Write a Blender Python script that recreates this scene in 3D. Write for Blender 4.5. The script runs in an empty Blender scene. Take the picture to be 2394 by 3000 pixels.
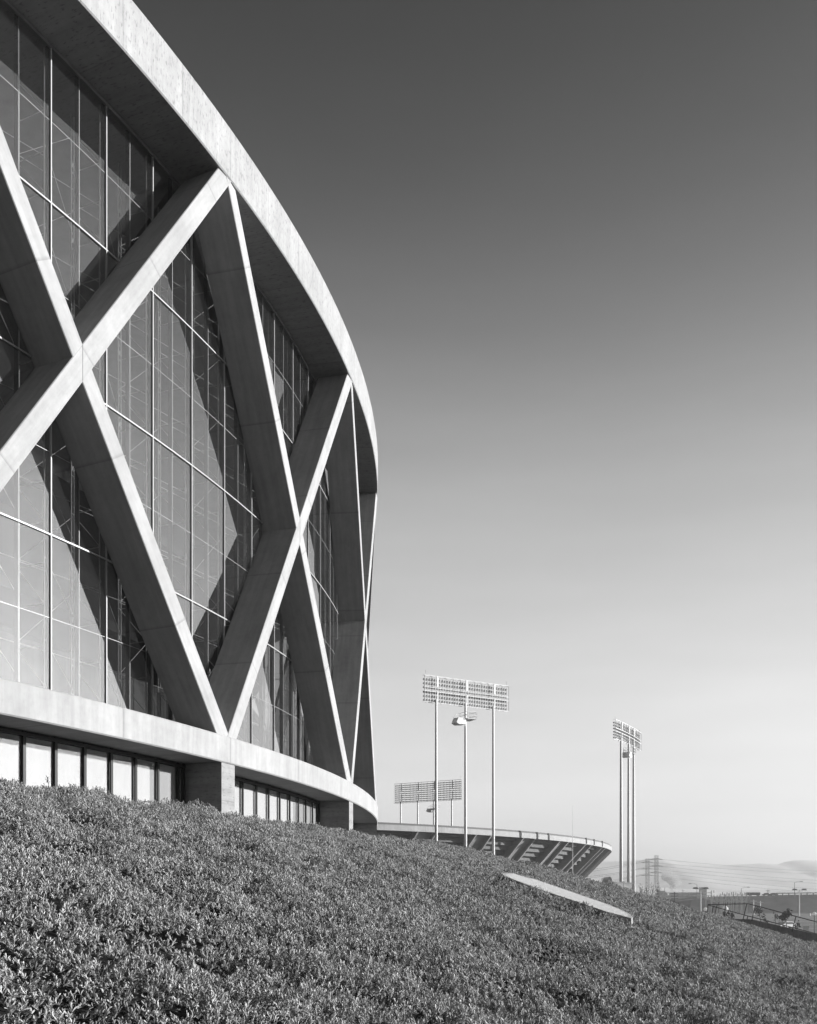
import bpy, bmesh, math, random
import numpy as np
from mathutils import Vector, Matrix, noise
random.seed(7)
sc = bpy.context.scene
COL = sc.collection
R = math.radians
# ------------------------------------------------------------------ camera
# the eye is the origin (z = 0 is eye level, the flat ground lies five metres lower)
F, PX, PY = 2938.8, 1197.0, 2639.6
cam = bpy.data.objects.new('camera', bpy.data.cameras.new('camera')); COL.objects.link(cam)
cam.location = (0, 0, 0); cam.rotation_euler = (R(90), 0, 0)
cd = cam.data; cd.sensor_fit = 'VERTICAL'; cd.sensor_height = 30; cd.sensor_width = 30
cd.lens = F / 100; cd.shift_y = (PY - 1500) / 3000; cd.shift_x = 0
cd.clip_start = .1; cd.clip_end = 20000
sc.camera = cam
# ------------------------------------------------------------------ sky and sun
SUN_AZ, SUN_EL = 4.3, 13.0          # azimuth from +X towards +Y
w = bpy.data.worlds.new('World'); sc.world = w; w.use_nodes = True
nt = w.node_tree; nt.nodes.clear()
sky = nt.nodes.new('ShaderNodeTexSky'); sky.sky_type = 'NISHITA'; sky.sun_disc = False
sky.sun_elevation = R(SUN_EL); sky.sun_rotation = R(90 - SUN_AZ)
sky.air_density = 1.0; sky.dust_density = 1.6; sky.ozone_density = 2.0; sky.altitude = 0
# black and white film behind a red filter: only the red channel of the sky, darkened towards the zenith
sep = nt.nodes.new('ShaderNodeSeparateColor'); nt.links.new(sky.outputs[0], sep.inputs[0])
def wm(op, a, b=None, clamp=False):
    n = nt.nodes.new('ShaderNodeMath'); n.operation = op; n.use_clamp = clamp
    for i, s_ in enumerate((a, b)):
        if s_ is None: continue
        if isinstance(s_, (int, float)): n.inputs[i].default_value = s_
        else: nt.links.new(s_, n.inputs[i])
    return n.outputs[0]
tcw = nt.nodes.new('ShaderNodeTexCoord'); sxw = nt.nodes.new('ShaderNodeSeparateXYZ'); nt.links.new(tcw.outputs['Generated'], sxw.inputs[0])
cr = nt.nodes.new('ShaderNodeValToRGB'); nt.links.new(sxw.outputs[2], cr.inputs[0]); cr.color_ramp.interpolation = 'B_SPLINE'
els = cr.color_ramp.elements
SKYR = [(0, .74), (2.5, .745), (8, .69), (13, .575), (20, .40), (27, .185), (34, .05), (42, .008), (55, .008), (90, .012)]
for i, (e_, val) in enumerate(SKYR):
    p_ = math.sin(R(e_))
    el = els[i] if i < 2 else els.new(p_)
    el.position = p_; el.color = (val, val, val, 1)
soft = wm('MINIMUM', wm('MULTIPLY', sep.outputs[0], .02), 1.0)        # glow round the sun, held back by the film's shoulder
north = nt.nodes.new('ShaderNodeMapRange'); nt.links.new(sxw.outputs[1], north.inputs[0])   # added falloff: sky dimmed behind the camera to deepen shade on the arena
for i, q in enumerate((-.35, .75, .10, 1.0)): north.inputs[i + 1].default_value = q
# thin uneven high haze, drawn out along the horizon
mpw = nt.nodes.new('ShaderNodeMapping'); mpw.inputs['Scale'].default_value = (1.2, 1.2, 7); nt.links.new(tcw.outputs['Generated'], mpw.inputs[0])
nzw = nt.nodes.new('ShaderNodeTexNoise'); nzw.inputs['Scale'].default_value = 2.2; nzw.inputs['Detail'].default_value = 5; nt.links.new(mpw.outputs[0], nzw.inputs['Vector'])
veil = nt.nodes.new('ShaderNodeMapRange'); nt.links.new(nzw.outputs[0], veil.inputs[0])
for i, q in enumerate((.3, .7, .93, 1.06)): veil.inputs[i + 1].default_value = q
tot = wm('MULTIPLY', wm('ADD', wm('MULTIPLY', cr.outputs[0], north.outputs[0]), soft), veil.outputs[0])
bg = nt.nodes.new('ShaderNodeBackground'); bg.inputs[1].default_value = .66
nt.links.new(tot, bg.inputs[0])
wo = nt.nodes.new('ShaderNodeOutputWorld'); nt.links.new(bg.outputs[0], wo.inputs[0])
sd = bpy.data.lights.new('sun', 'SUN'); sun = bpy.data.objects.new('sun', sd); COL.objects.link(sun)
sd.energy = 5.0; sd.angle = R(.5); sd.color = (1, 1, 1)
sv = Vector((math.cos(R(SUN_EL)) * math.cos(R(SUN_AZ)), math.cos(R(SUN_EL)) * math.sin(R(SUN_AZ)), math.sin(R(SUN_EL))))
sun.rotation_euler = sv.to_track_quat('Z', 'Y').to_euler(); sun.location = sv * 50
sc.view_settings.view_transform = 'Standard'; sc.view_settings.look = 'None'
sc.view_settings.gamma = 1; sc.view_settings.exposure = .85
GZ = -5.0
sc.cycles.caustics_reflective = False; sc.cycles.diffuse_bounces = 1

# ------------------------------------------------------------------ materials (the photograph is black and white: all greys)
def N(t, kind, **kw):
    n = t.nodes.new(kind)
    for k, v in kw.items():
        if k.startswith('i_'): n.inputs[k[2:].replace('_', ' ')].default_value = v
        else: setattr(n, k, v)
    return n
def mat(name, g=.5, rough=.7, spec=.3, metal=0, var=0.0, scale=2.0, bump=0.0, stretch=(1, 1, 1)):
    m = bpy.data.materials.new(name); m.use_nodes = True; t = m.node_tree
    b = t.nodes['Principled BSDF']
    b.inputs['Base Color'].default_value = (g, g, g, 1); b.inputs['Roughness'].default_value = rough
    b.inputs['Specular IOR Level'].default_value = spec; b.inputs['Metallic'].default_value = metal
    if var:
        tc = N(t, 'ShaderNodeTexCoord'); mp = N(t, 'ShaderNodeMapping'); mp.inputs['Scale'].default_value = stretch
        t.links.new(tc.outputs['Object'], mp.inputs[0])
        n = N(t, 'ShaderNodeTexNoise', i_Scale=scale, i_Detail=6.0, i_Roughness=.62); t.links.new(mp.outputs[0], n.inputs['Vector'])
        mr = N(t, 'ShaderNodeMapRange'); mr.inputs[1].default_value = .25; mr.inputs[2].default_value = .75
        mr.inputs[3].default_value = g * (1 - var); mr.inputs[4].default_value = g * (1 + var)
        t.links.new(n.outputs[0], mr.inputs[0]); t.links.new(mr.outputs[0], b.inputs['Base Color'])
        if bump:
            bp = N(t, 'ShaderNodeBump', i_Strength=bump, i_Distance=.03); t.links.new(n.outputs[0], bp.inputs['Height'])
            t.links.new(bp.outputs[0], b.inputs['Normal'])
    return m
def concrete(name, g, stain=.35, joint=1.22, flecks=1.0, holes=6.0, across=False):
    """board marked concrete: uv is metres along the piece and metres up it"""
    m = bpy.data.materials.new(name); m.use_nodes = True; t = m.node_tree; L = t.links.new
    b = t.nodes['Principled BSDF']; b.inputs['Roughness'].default_value = .8; b.inputs['Specular IOR Level'].default_value = .2
    uv = N(t, 'ShaderNodeTexCoord')
    def noise_(sc_, st, det=6.0, rough=.6):
        mp = N(t, 'ShaderNodeMapping'); mp.inputs['Scale'].default_value = st; L(uv.outputs['UV'], mp.inputs[0])
        n = N(t, 'ShaderNodeTexNoise', i_Scale=sc_, i_Detail=det, i_Roughness=rough); L(mp.outputs[0], n.inputs['Vector']); return n
    def rng(src, a, b_, c, d):
        r = N(t, 'ShaderNodeMapRange'); L(src, r.inputs[0])
        for i, v in enumerate((a, b_, c, d)): r.inputs[i + 1].default_value = v
        return r.outputs[0]
    def mul(a, b_):
        n = N(t, 'ShaderNodeMath', operation='MULTIPLY')
        for i, s in enumerate((a, b_)):
            if isinstance(s, (int, float)): n.inputs[i].default_value = s
            else: L(s, n.inputs[i])
        return n.outputs[0]
    big = rng(noise_(.55, (1, 1, 1)).outputs[0], .3, .7, 1 - stain * .5, 1 + stain * .25)
    mid = rng(noise_(4.0, (1, 1, 1), 8.0, .7).outputs[0], .3, .7, 1 - stain * .3, 1 + stain * .2)
    streak = rng(noise_(3.0, (1.6, .12, 1), 5.0).outputs[0], .35, .62, 1 - stain * .45, 1.04)
    fl = noise_(holes * 1.5, (1.8, .5, 1), 3.0, .55)
    fleck = rng(fl.outputs[0], .35, .43, 1 - .42 * flecks, 1.0)
    hol = N(t, 'ShaderNodeTexVoronoi', i_Scale=5.0); hmp = N(t, 'ShaderNodeMapping'); hmp.inputs['Scale'].default_value = (1.3, .8, 1)
    L(uv.outputs['UV'], hmp.inputs[0]); L(hmp.outputs[0], hol.inputs['Vector'])
    hole = rng(hol.outputs['Distance'], .03, .09, 1 - .3 * flecks, 1.0)
    # formwork joints
    sx = N(t, 'ShaderNodeSeparateXYZ'); L(uv.outputs['UV'], sx.inputs[0])
    dv = mul(sx.outputs[1 if across else 0], 1 / joint); fr = N(t, 'ShaderNodeMath', operation='FRACT'); L(dv, fr.inputs[0])
    jn = rng(fr.outputs[0], 0.0, .02, .7, 1.0)
    f2 = mul(sx.outputs[0], 1 / (joint * .25)); fl2 = N(t, 'ShaderNodeMath', operation='FLOOR'); L(f2, fl2.inputs[0])
    wn = N(t, 'ShaderNodeTexWhiteNoise', noise_dimensions='1D'); L(fl2.outputs[0], wn.inputs['W'])
    board = rng(wn.outputs[0], 0, 1, .965, 1.03)
    c = mul(mul(mul(big, mid), mul(streak, fleck)), mul(mul(hole, jn), mul(board, g)))
    L(c, b.inputs['Base Color'])
    bp = N(t, 'ShaderNodeBump', i_Strength=.35, i_Distance=.02); hh = mul(mul(mid, hole), jn); L(hh, bp.inputs['Height']); L(bp.outputs[0], b.inputs['Normal'])
    return m
def glass_mat(name, tcol, dust, dustw, base_refl, ior=1.6, rough=0.0):
    m = bpy.data.materials.new(name); m.use_nodes = True; t = m.node_tree; L = t.links.new; t.nodes.clear()
    out = N(t, 'ShaderNodeOutputMaterial')
    tr = N(t, 'ShaderNodeBsdfTransparent'); tr.inputs[0].default_value = (tcol,) * 3 + (1,)
    df = N(t, 'ShaderNodeBsdfDiffuse')
    tc = N(t, 'ShaderNodeTexCoord'); n = N(t, 'ShaderNodeTexNoise', i_Scale=.6, i_Detail=7.0, i_Roughness=.65); L(tc.outputs['UV'], n.inputs['Vector'])
    mr = N(t, 'ShaderNodeMapRange'); L(n.outputs[0], mr.inputs[0])
    for i, v in enumerate((.3, .7, dust * .85, dust * 1.15)): mr.inputs[i + 1].default_value = v
    L(mr.outputs[0], df.inputs[0])
    m1 = N(t, 'ShaderNodeMixShader'); m1.inputs[0].default_value = dustw; L(tr.outputs[0], m1.inputs[1]); L(df.outputs[0], m1.inputs[2])
    gl = N(t, 'ShaderNodeBsdfGlossy'); gl.inputs[0].default_value = (.95,) * 3 + (1,); gl.inputs['Roughness'].default_value = rough
    fr = N(t, 'ShaderNodeFresnel'); fr.inputs[0].default_value = ior
    ad = N(t, 'ShaderNodeMath', operation='ADD', use_clamp=True); L(fr.outputs[0], ad.inputs[0]); ad.inputs[1].default_value = base_refl
    m2 = N(t, 'ShaderNodeMixShader'); L(ad.outputs[0], m2.inputs[0]); L(m1.outputs[0], m2.inputs[1]); L(gl.outputs[0], m2.inputs[2])
    L(m2.outputs[0], out.inputs[0]); return m
M = dict(
    ring=concrete('ring_concrete', .385, .3, 2.6, .8), base=concrete('base_ring_concrete', .40, .26, 5.2, .12),
    brace=concrete('brace_concrete', .42, .3, 4.6, .12, across=True),
    pier=concrete('pier_concrete', .36, .4, 1.9, .6),
    soffit=concrete('soffit_concrete', .32, .4, 1.6, .3),
    glass=glass_mat('curtain_wall_glass', .72, .15, .10, .30),
    lowglass=glass_mat('ground_floor_glass', .9, .3, .04, .14),
    alu=mat('aluminium_mullion', .38, .45, .4, .2),
    blackmetal=mat('black_window_metal', .012, .5, .3),
    truss=mat('painted_truss', .8, .5),
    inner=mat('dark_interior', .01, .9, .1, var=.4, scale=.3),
    blind=mat('white_blind', .58, .9, .1, var=.04, scale=1.0, stretch=(8, 8, .5)),
    drape=mat('interior_drape', .13, .9, .1, var=.6, scale=1.0, stretch=(9, 9, .25)),
    slab=mat('interior_slab', .05, .9, .1),
    roof=mat('roof_gravel', .3, .9, .1, var=.2),
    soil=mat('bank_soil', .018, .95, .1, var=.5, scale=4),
    ground=mat('flat_ground', .08, .9, .1, var=.25, scale=.02),
    lot=mat('parking_asphalt', .2, .9, .1, var=.15, scale=.05),
    white=mat('white_paint', .82, .6, .3, var=.04, scale=3),
    steel=mat('galvanised_steel', .7, .5, .4, .1),
    lamp=mat('lamp_housing', .42, .45, .5), lens=mat('lamp_opening', .03, .3, .5),
    stad=concrete('stadium_concrete', .42, .25, 9.0, .3),
    stadd=concrete('stadium_raker_concrete', .34, .3, 9.0, .3),
    stads=mat('stadium_seating_concrete', .15, .85, .2, var=.2, scale=.8),
    parapet=mat('stadium_parapet', .16, .8, .2),
    dark=mat('dark_paint', .05, .5, .4),
    rail=mat('dark_rail_paint', .09, .5, .4),
    wire=mat('wire_metal', .12, .6, .3),
    pylon=mat('weathered_pylon_steel', .1, .6, .3),
    bark=mat('tree_bark', .12, .9, .1, var=.4, scale=4),
    treeleaf=mat('tree_leaves', .07, .7, .3, var=.5, scale=1.5),
    farveg=mat('embankment_scrub', .09, .95, .1, var=.35, scale=.25),
    hill=mat('haze_pale_hill_grass', .78, .95, .1, var=.3, scale=.01),  # grass paled so its colour stands in for thicker haze
    grille=mat('vent_grille_metal', .55, .45, .5, .3),
    globe=mat('frosted_globe', .85, .2, .5),
    shed=mat('shed_metal', .2, .7, .3, var=.2, scale=.3),
)
t_ = M['globe'].node_tree; tl_ = N(t_, 'ShaderNodeBsdfTranslucent'); tl_.inputs[0].default_value = (.9, .9, .9, 1); mx_ = N(t_, 'ShaderNodeMixShader'); mx_.inputs[0].default_value = .55
t_.links.new(t_.nodes['Principled BSDF'].outputs[0], mx_.inputs[1]); t_.links.new(tl_.outputs[0], mx_.inputs[2]); t_.links.new(mx_.outputs[0], t_.nodes['Material Output'].inputs[0])
# ------------------------------------------------------------------ mesh helpers
class MB:
    def __init__(s): s.v = []; s.f = []; s.uv = []
    def quad(s, p, uv=None):
        i = len(s.v); s.v += [tuple(q) for q in p]; s.f.append(tuple(range(i, i + len(p))))
        s.uv += list(uv) if uv else [(q[0] + q[1], q[2]) for q in s.v[i:]]
    def box8(s, c, ulen=None):
        """c: eight corners, 0-3 one end ring, 4-7 the other; uv = along, across"""
        c = [Vector(q) for q in c]
        Lg = (c[4] - c[0]).length; o = 0
        s.quad([c[3], c[2], c[1], c[0]], [(0, 0), (.3, 0), (.3, .3), (0, .3)]); s.quad(c[4:8], [(0, 0), (.3, 0), (.3, .3), (0, .3)])
        for i in range(4):
            j = (i + 1) % 4; wd = (c[j] - c[i]).length
            s.quad([c[i], c[j], c[4 + j], c[4 + i]], [(0 + i * 7.3, 0), (0 + i * 7.3, wd), (Lg + i * 7.3, wd), (Lg + i * 7.3, 0)][0:4])
    def bar(s, p, q, a, b, up=(0, 0, 1)):
        p, q = Vector(p), Vector(q); d = (q - p).normalized(); up = Vector(up)
        if abs(d.dot(up)) > .98: up = Vector((1, 0, 0))
        x = d.cross(up).normalized(); y = x.cross(d).normalized(); x *= a / 2; y *= b / 2
        s.box8([p - x - y, p + x - y, p + x + y, p - x + y, q - x - y, q + x - y, q + x + y, q - x + y])
    def box(s, c, d, rz=0):
        c = Vector(c); h = Vector(d) / 2; m = Matrix.Rotation(rz, 3, 'Z')
        P = [c + m @ Vector((sx * h.x, sy * h.y, sz * h.z)) for sz in (-1, 1) for sx, sy in ((-1, -1), (1, -1), (1, 1), (-1, 1))]
        s.box8(P)
    def tube(s, pts, rad, n=10, cap=True):
        pts = [Vector(p) for p in pts]; rad = rad if isinstance(rad, (list, tuple)) else [rad] * len(pts); rings = []; dist = 0
        for i, p in enumerate(pts):
            d = (pts[min(i + 1, len(pts) - 1)] - pts[max(i - 1, 0)]).normalized()
            up = Vector((0, 0, 1)) if abs(d.z) < .95 else Vector((1, 0, 0))
            x = d.cross(up).normalized(); y = x.cross(d).normalized(); r = rad[i]
            b0 = len(s.v)
            for k in range(n):
                a = 2 * math.pi * k / n; s.v.append(tuple(p + x * (r * math.cos(a)) + y * (r * math.sin(a))))
            rings.append(b0)
        for i in range(len(pts) - 1):
            for k in range(n):
                a, b = rings[i] + k, rings[i] + (k + 1) % n; c, d = rings[i + 1] + (k + 1) % n, rings[i + 1] + k
                s.f.append((a, b, c, d)); s.uv += [(k / n, i), ((k + 1) / n, i), ((k + 1) / n, i + 1), (k / n, i + 1)]
        if cap:
            for b0 in (rings[0], rings[-1]):
                s.f.append(tuple(range(b0, b0 + n))); s.uv += [(0, 0)] * n
    def build(s, name, m, parent=None, smooth=False, keep=False):
        me = bpy.data.meshes.new(name); me.from_pydata([tuple(v) for v in s.v], [], s.f)
        ul = me.uv_layers.new(name='UVMap')
        if len(s.uv) == len(me.loops): ul.data.foreach_set('uv', np.array(s.uv, dtype=np.float32).ravel())
        me.materials.append(m)
        if not keep: bm = bmesh.new(); bm.from_mesh(me); bmesh.ops.recalc_face_normals(bm, faces=bm.faces); bm.to_mesh(me); bm.free()
        if smooth: me.shade_smooth() if hasattr(me, 'shade_smooth') else None
        o = bpy.data.objects.new(name, me); COL.objects.link(o)
        if parent: o.parent = parent; o.location = (0, 0, 0); o.matrix_parent_inverse = Matrix.Identity(4); shift(o)
        return o
def root_world(o):
    v = Vector((0, 0, 0)); p = o.parent
    while p: v += p.location; p = p.parent
    return v
def shift(o):
    """vertices are written in world metres; keep them there under a parent that stands elsewhere"""
    v = root_world(o)
    if v.length > 1e-6: o.data.transform(Matrix.Translation(-v))
def tag(o, label=None, cat=None, group=None, kind=None):
    if label: o['label'] = label
    if cat: o['category'] = cat
    if group: o['group'] = group
    if kind: o['kind'] = kind
    return o
def thing(name, label, cat, loc, group=None):
    o = bpy.data.objects.new(name, None); COL.objects.link(o); o.location = loc; o.empty_display_size = .5
    return tag(o, label, cat, group)
def copy_tree(o, parent=None):
    c = o.copy(); COL.objects.link(c)
    if parent: c.parent = parent
    for ch in list(o.children): copy_tree(ch, c)
    return c
def pt(x, y, d):
    """a point d metres ahead that is seen at a given bearing and height of the survey photograph"""
    return Vector(((x - PX) / F * d, d, (PY - y) / F * d))

# ------------------------------------------------------------------ the arena
CX, CY, PH = -65.656, 53.424, -20.174
RO, RG = 64.0, 62.35
def cyl(a, r, z): return Vector((CX + r * math.cos(R(a)), CY + r * math.sin(R(a)), z))
ZT1, ZT0, ZB1, ZB0 = 24.19, 22.58, 5.13, 4.29
arena = thing('arena_building', 'round glass and concrete arena ringed by crossed white diagonal braces', 'arena', (CX, CY, 1.0))
def ring(name, prof, m, parent, a0=0, a1=360, step=.75, closed=True):
    """solid of revolution of a closed r,z profile"""
    b = MB(); n = int(round((a1 - a0) / step)); k = len(prof)
    for i in range(n):
        A, B = a0 + i * step, a0 + (i + 1) * step; s = 0
        for j in range(k if closed else k - 1):
            (r0, z0), (r1, z1) = prof[j], prof[(j + 1) % k]
            dl = math.hypot(r1 - r0, z1 - z0)
            u0, u1 = R(A) * r0, R(B) * r0
            b.quad([cyl(A, r0, z0), cyl(B, r0, z0), cyl(B, r1, z1), cyl(A, r1, z1)], [(u0, s), (u1, s), (u1, s + dl), (u0, s + dl)])
            s += dl + .37
    o = b.build(name, m, parent)
    bm = bmesh.new(); bm.from_mesh(o.data); bmesh.ops.remove_doubles(bm, verts=bm.verts, dist=1e-4); bmesh.ops.recalc_face_normals(bm, faces=bm.faces); bm.to_mesh(o.data); bm.free()
    return o
c_ = .035
ring('roof_ring', [(RO - c_, ZT0), (RO, ZT0 + c_), (RO, ZT1 - c_), (RO - c_, ZT1), (RG - .15, ZT1), (RG - .15, ZT0)], M['ring'], arena)
ring('base_ring', [(RO - c_, ZB0), (RO, ZB0 + c_), (RO, ZB1 - c_), (RO - c_, ZB1), (RG - .6, ZB1), (RG - .6, ZB0)], M['base'], arena)
ring('roof', [(RG - .16, 24.0), (30, 22.6), (.5, 21.8), (.5, 21.5), (30, 22.3), (RG - .16, 23.5)], M['roof'], arena, step=3)
# diagonal braces: every one is straight from ring to ring
NZT, NZB, BW, BD = 22.85, 4.75, .56, 1.32
def brace(k, sgn):
    a0 = PH + k * 11.25; a1 = a0 + 11.25; am = a0 + 5.625
    lo, hi = (a0, a1) if sgn > 0 else (a1, a0)
    proud = .004 if sgn > 0 else 0.0
    p = cyl(lo, 63.95 + proud, NZB); q = cyl(hi, 63.95 + proud, NZT)
    n = Vector((math.cos(R(am)), math.sin(R(am)), 0)); d = (q - p).normalized(); x = d.cross(n).normalized()
    b = MB(); dp = BD + proud; c = []
    ch = .02
    for e in (p, q):
        ring8 = []
        for (sx, dep) in ((-1, 0), (1, 0), (1, -dp), (-1, -dp)): ring8.append(e + x * (sx * BW / 2) + n * dep)
        c.append(ring8)
    # chamfered front arrises
    def sect(e): return [e - x * (BW / 2 - ch), e + x * (BW / 2 - ch), e + x * (BW / 2) - n * ch, e + x * (BW / 2) - n * dp, e - x * (BW / 2) - n * dp, e - x * (BW / 2) - n * ch]
    s0, s1 = sect(p), sect(q); L = (q - p).length; u = k * 3.1 + sgn
    for i in range(6):
        j = (i + 1) % 6; wd = (s0[j] - s0[i]).length
        b.quad([s0[i], s0[j], s1[j], s1[i]], [(i * 1.7 + u * 5, u), (i * 1.7 + wd + u * 5, u), (i * 1.7 + wd + u * 5, u + L), (i * 1.7 + u * 5, u + L)])
    b.quad(s0[::-1]); b.quad(s1)
    b.build('diagonal_brace', M['brace'], arena)
for k in range(-4, 8):
    brace(k, 1); brace(k, -1)
for k in range(-4, 8):
    am = PH + k * 11.25 + 5.625; n = Vector((math.cos(R(am)), math.sin(R(am)), 0)); c = cyl(am, 63.95 * math.cos(R(5.625)) + .005, (NZT + NZB) / 2)
    b = MB(); b.box(tuple(c), (.004, .016, .92), R(am)); b.build('joint_line', M['parapet'], arena)
# piers below the base ring
PW = .40
for k in range(-4, 8):
    a = PH + k * 11.25; n = Vector((math.cos(R(a)), math.sin(R(a)), 0)); tt = Vector((-n.y, n.x, 0)); c = Vector((CX, CY, 0)); b = MB()
    P = []
    for z in (-1.0, ZB0 - .003):
        for r, s in ((62.2, -1), (63.94, -1), (63.94, 1), (62.2, 1)): P.append(c + n * r + tt * (s * PW) + Vector((0, 0, z)))
    b.box8(P); b.build('pier', M['pier'], arena)
# glass curtain wall
MA0, MST = -25.636, .9703
A_LO, A_HI = -25.636 - MST * 8, -25.636 + MST * 40
ZTR = [ZB1, 7.46, 9.65, 11.83, 14.02, 16.2, 18.4, 20.57, ZT0]
gb = MB(); rr = random.Random(3)
nm = 48
for i in range(nm):
    A, B = A_LO + i * MST, A_LO + (i + 1) * MST
    for j in range(len(ZTR) - 1):
        z0, z1 = ZTR[j], ZTR[j + 1]
        e = [rr.uniform(-.0034, .0034) for _ in range(3)]; e.append(e[0] - e[1] + e[2])
        gb.quad([cyl(A, RG + e[0], z0), cyl(B, RG + e[1], z0), cyl(B, RG + e[2], z1), cyl(A, RG + e[3], z1)],
                [(A * 1.1 + j * 3, z0), (B * 1.1 + j * 3, z0), (B * 1.1 + j * 3, z1), (A * 1.1 + j * 3, z1)])
gw = gb.build('curtain_wall_glass', M['glass'], arena, keep=True)
for i in range(nm + 1):
    A = A_LO + i * MST; thick = (i % 2 == 0)
    wd, dp = (.034, .05) if thick else (.012, .012)
    b = MB(); b.box(cyl(A, RG + dp / 2 - .01, (ZB1 + ZT0) / 2), (dp, wd, ZT0 - ZB1 - .01), R(A)); b.build('mullion', M['alu'], gw)
    if True:
        b = MB(); b.box(cyl(A, RG - .09, (ZB1 + ZT0) / 2), (.12, .035, ZT0 - ZB1 - .01), R(A)); b.build('mullion_fin', M['blackmetal'], gw)
for j in range(1, len(ZTR)):
    z = ZTR[j] if j < len(ZTR) - 1 else ZT0 - .06
    thick = (j % 2 == 0); wd, dp = (.042, .045) if thick else (.012, .010)
    if j == len(ZTR) - 1: wd, dp = .1, .06
    b = MB()
    for i in range(nm):
        A, B = A_LO + i * MST, A_LO + (i + 1) * MST
        b.bar(cyl(A, RG + dp / 2 - .004, z), cyl(B, RG + dp / 2 - .004, z), dp, wd)
    b.build('transom' if j < len(ZTR) - 1 else 'head_frame', M['alu'] if j < len(ZTR) - 1 else M['shed'], gw)
# wind trusses behind every second mullion, with ties from truss to truss
RI = 61.15
for i in range(0, nm + 1, 2):
    A = A_LO + i * MST; b = MB(); da = .055
    for s in (-da, da): b.bar(cyl(A + s, RI, ZB1), cyl(A + s, RI, ZT0), .035, .035)
    b.bar(cyl(A, RG - .22, ZB1), cyl(A, RG - .22, ZT0), .03, .03)
    z = ZB1 + .55; q = 0
    while z < ZT0 - .6:
        b.bar(cyl(A, RG - .2, z), cyl(A, RI, z), .02, .02)
        b.bar(cyl(A - da, RI, z), cyl(A + da, RI, z), .03, .03)
        if q % 2 == 0:
            b.bar(cyl(A, RG - .2, z), cyl(A, RI, z + 1.09), .018, .018)
            b.bar(cyl(A - da, RI, z + .1), cyl(A + da, RI, z + .34), .018, .018); b.bar(cyl(A + da, RI, z + .1), cyl(A - da, RI, z + .34), .018, .018)
        z += 1.09; q += 1
    b.build('wind_truss', M['truss'], arena)
for j in range(1, 8):
    b = MB(); z = ZTR[j] - .5
    for i in range(0, nm, 2):
        A, B = A_LO + i * MST, A_LO + (i + 2) * MST
        b.bar(cyl(A, RI, z), cyl(B, RG - .22, z - .35), .016, .016); b.bar(cyl(A, RG - .22, z), cyl(B, RI, z - .9), .016, .016)
        if i % 4 == 0: b.bar(cyl(A, RI, z), cyl(B, RI, z + 1.9), .014, .014)
    b.build('tie_rod', M['truss'], arena)
# dark bowl and slabs behind the glass
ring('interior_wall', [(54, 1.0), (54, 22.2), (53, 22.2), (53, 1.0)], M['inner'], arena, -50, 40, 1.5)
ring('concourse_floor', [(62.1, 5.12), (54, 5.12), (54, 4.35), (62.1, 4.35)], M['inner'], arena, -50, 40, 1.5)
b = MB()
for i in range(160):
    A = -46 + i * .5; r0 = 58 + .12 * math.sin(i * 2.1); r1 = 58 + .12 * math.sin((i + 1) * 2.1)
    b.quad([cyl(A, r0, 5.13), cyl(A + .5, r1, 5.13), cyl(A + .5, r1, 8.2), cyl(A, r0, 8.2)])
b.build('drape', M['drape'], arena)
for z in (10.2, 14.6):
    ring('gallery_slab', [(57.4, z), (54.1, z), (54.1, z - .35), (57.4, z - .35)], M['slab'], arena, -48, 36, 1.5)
# ground floor windows between the piers
RL = 62.6
left_posts = [-26.676 + .969 * j for j in range(-4, 7)]
right_posts = [ -19.05, -18.05, -17.07, -16.05, -15.05, -14.05, -13.05, -12.1, -11.2, -10.3]
def lower_bay(k, posts):
    a0, a1 = PH + k * 11.25 + .37, PH + (k + 1) * 11.25 - .37
    edges = [a0] + [p for p in posts if a0 + .3 < p < a1 - .3] + [a1]
    w_ = thing_part = None
    b = MB()
    b.bar(cyl(a0, RL, ZB0 - .09), cyl((a0 + a1) / 2, RL, ZB0 - .09), .16, .16); b.bar(cyl((a0 + a1) / 2, RL, ZB0 - .09), cyl(a1, RL, ZB0 - .09), .16, .16)
    fr = MB()
    for i in range(len(edges) - 1):
        fr.bar(cyl(edges[i], RL, ZB0 - .08), cyl(edges[i + 1], RL, ZB0 - .08), .12, .10)
    root = fr.build('ribbon_window', M['blackmetal'], arena)
    for i, e in enumerate(edges):
        q = MB(); wd = .2 if i in (0, len(edges) - 1) else .09
        q.box(cyl(e, RL + .02, 2.5), (.05, wd, 3.6), R(e)); q.build('window_post', M['blackmetal'], root)
    for i in range(len(edges) - 1):
        q = MB(); A, B = edges[i], edges[i + 1]
        q.quad([cyl(A, RL - .03, 1.0), cyl(B, RL - .03, 1.0), cyl(B, RL - .03, ZB0 - .1), cyl(A, RL - .03, ZB0 - .1)])
        q.build('window_pane', M['lowglass'], root, keep=True)
for k in range(-2, 4):
    posts = left_posts if k < 0 else (right_posts if k == 0 else [PH + k * 11.25 + .37 + 1.05 * j for j in range(1, 10)])
    lower_bay(k, posts)
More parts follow.
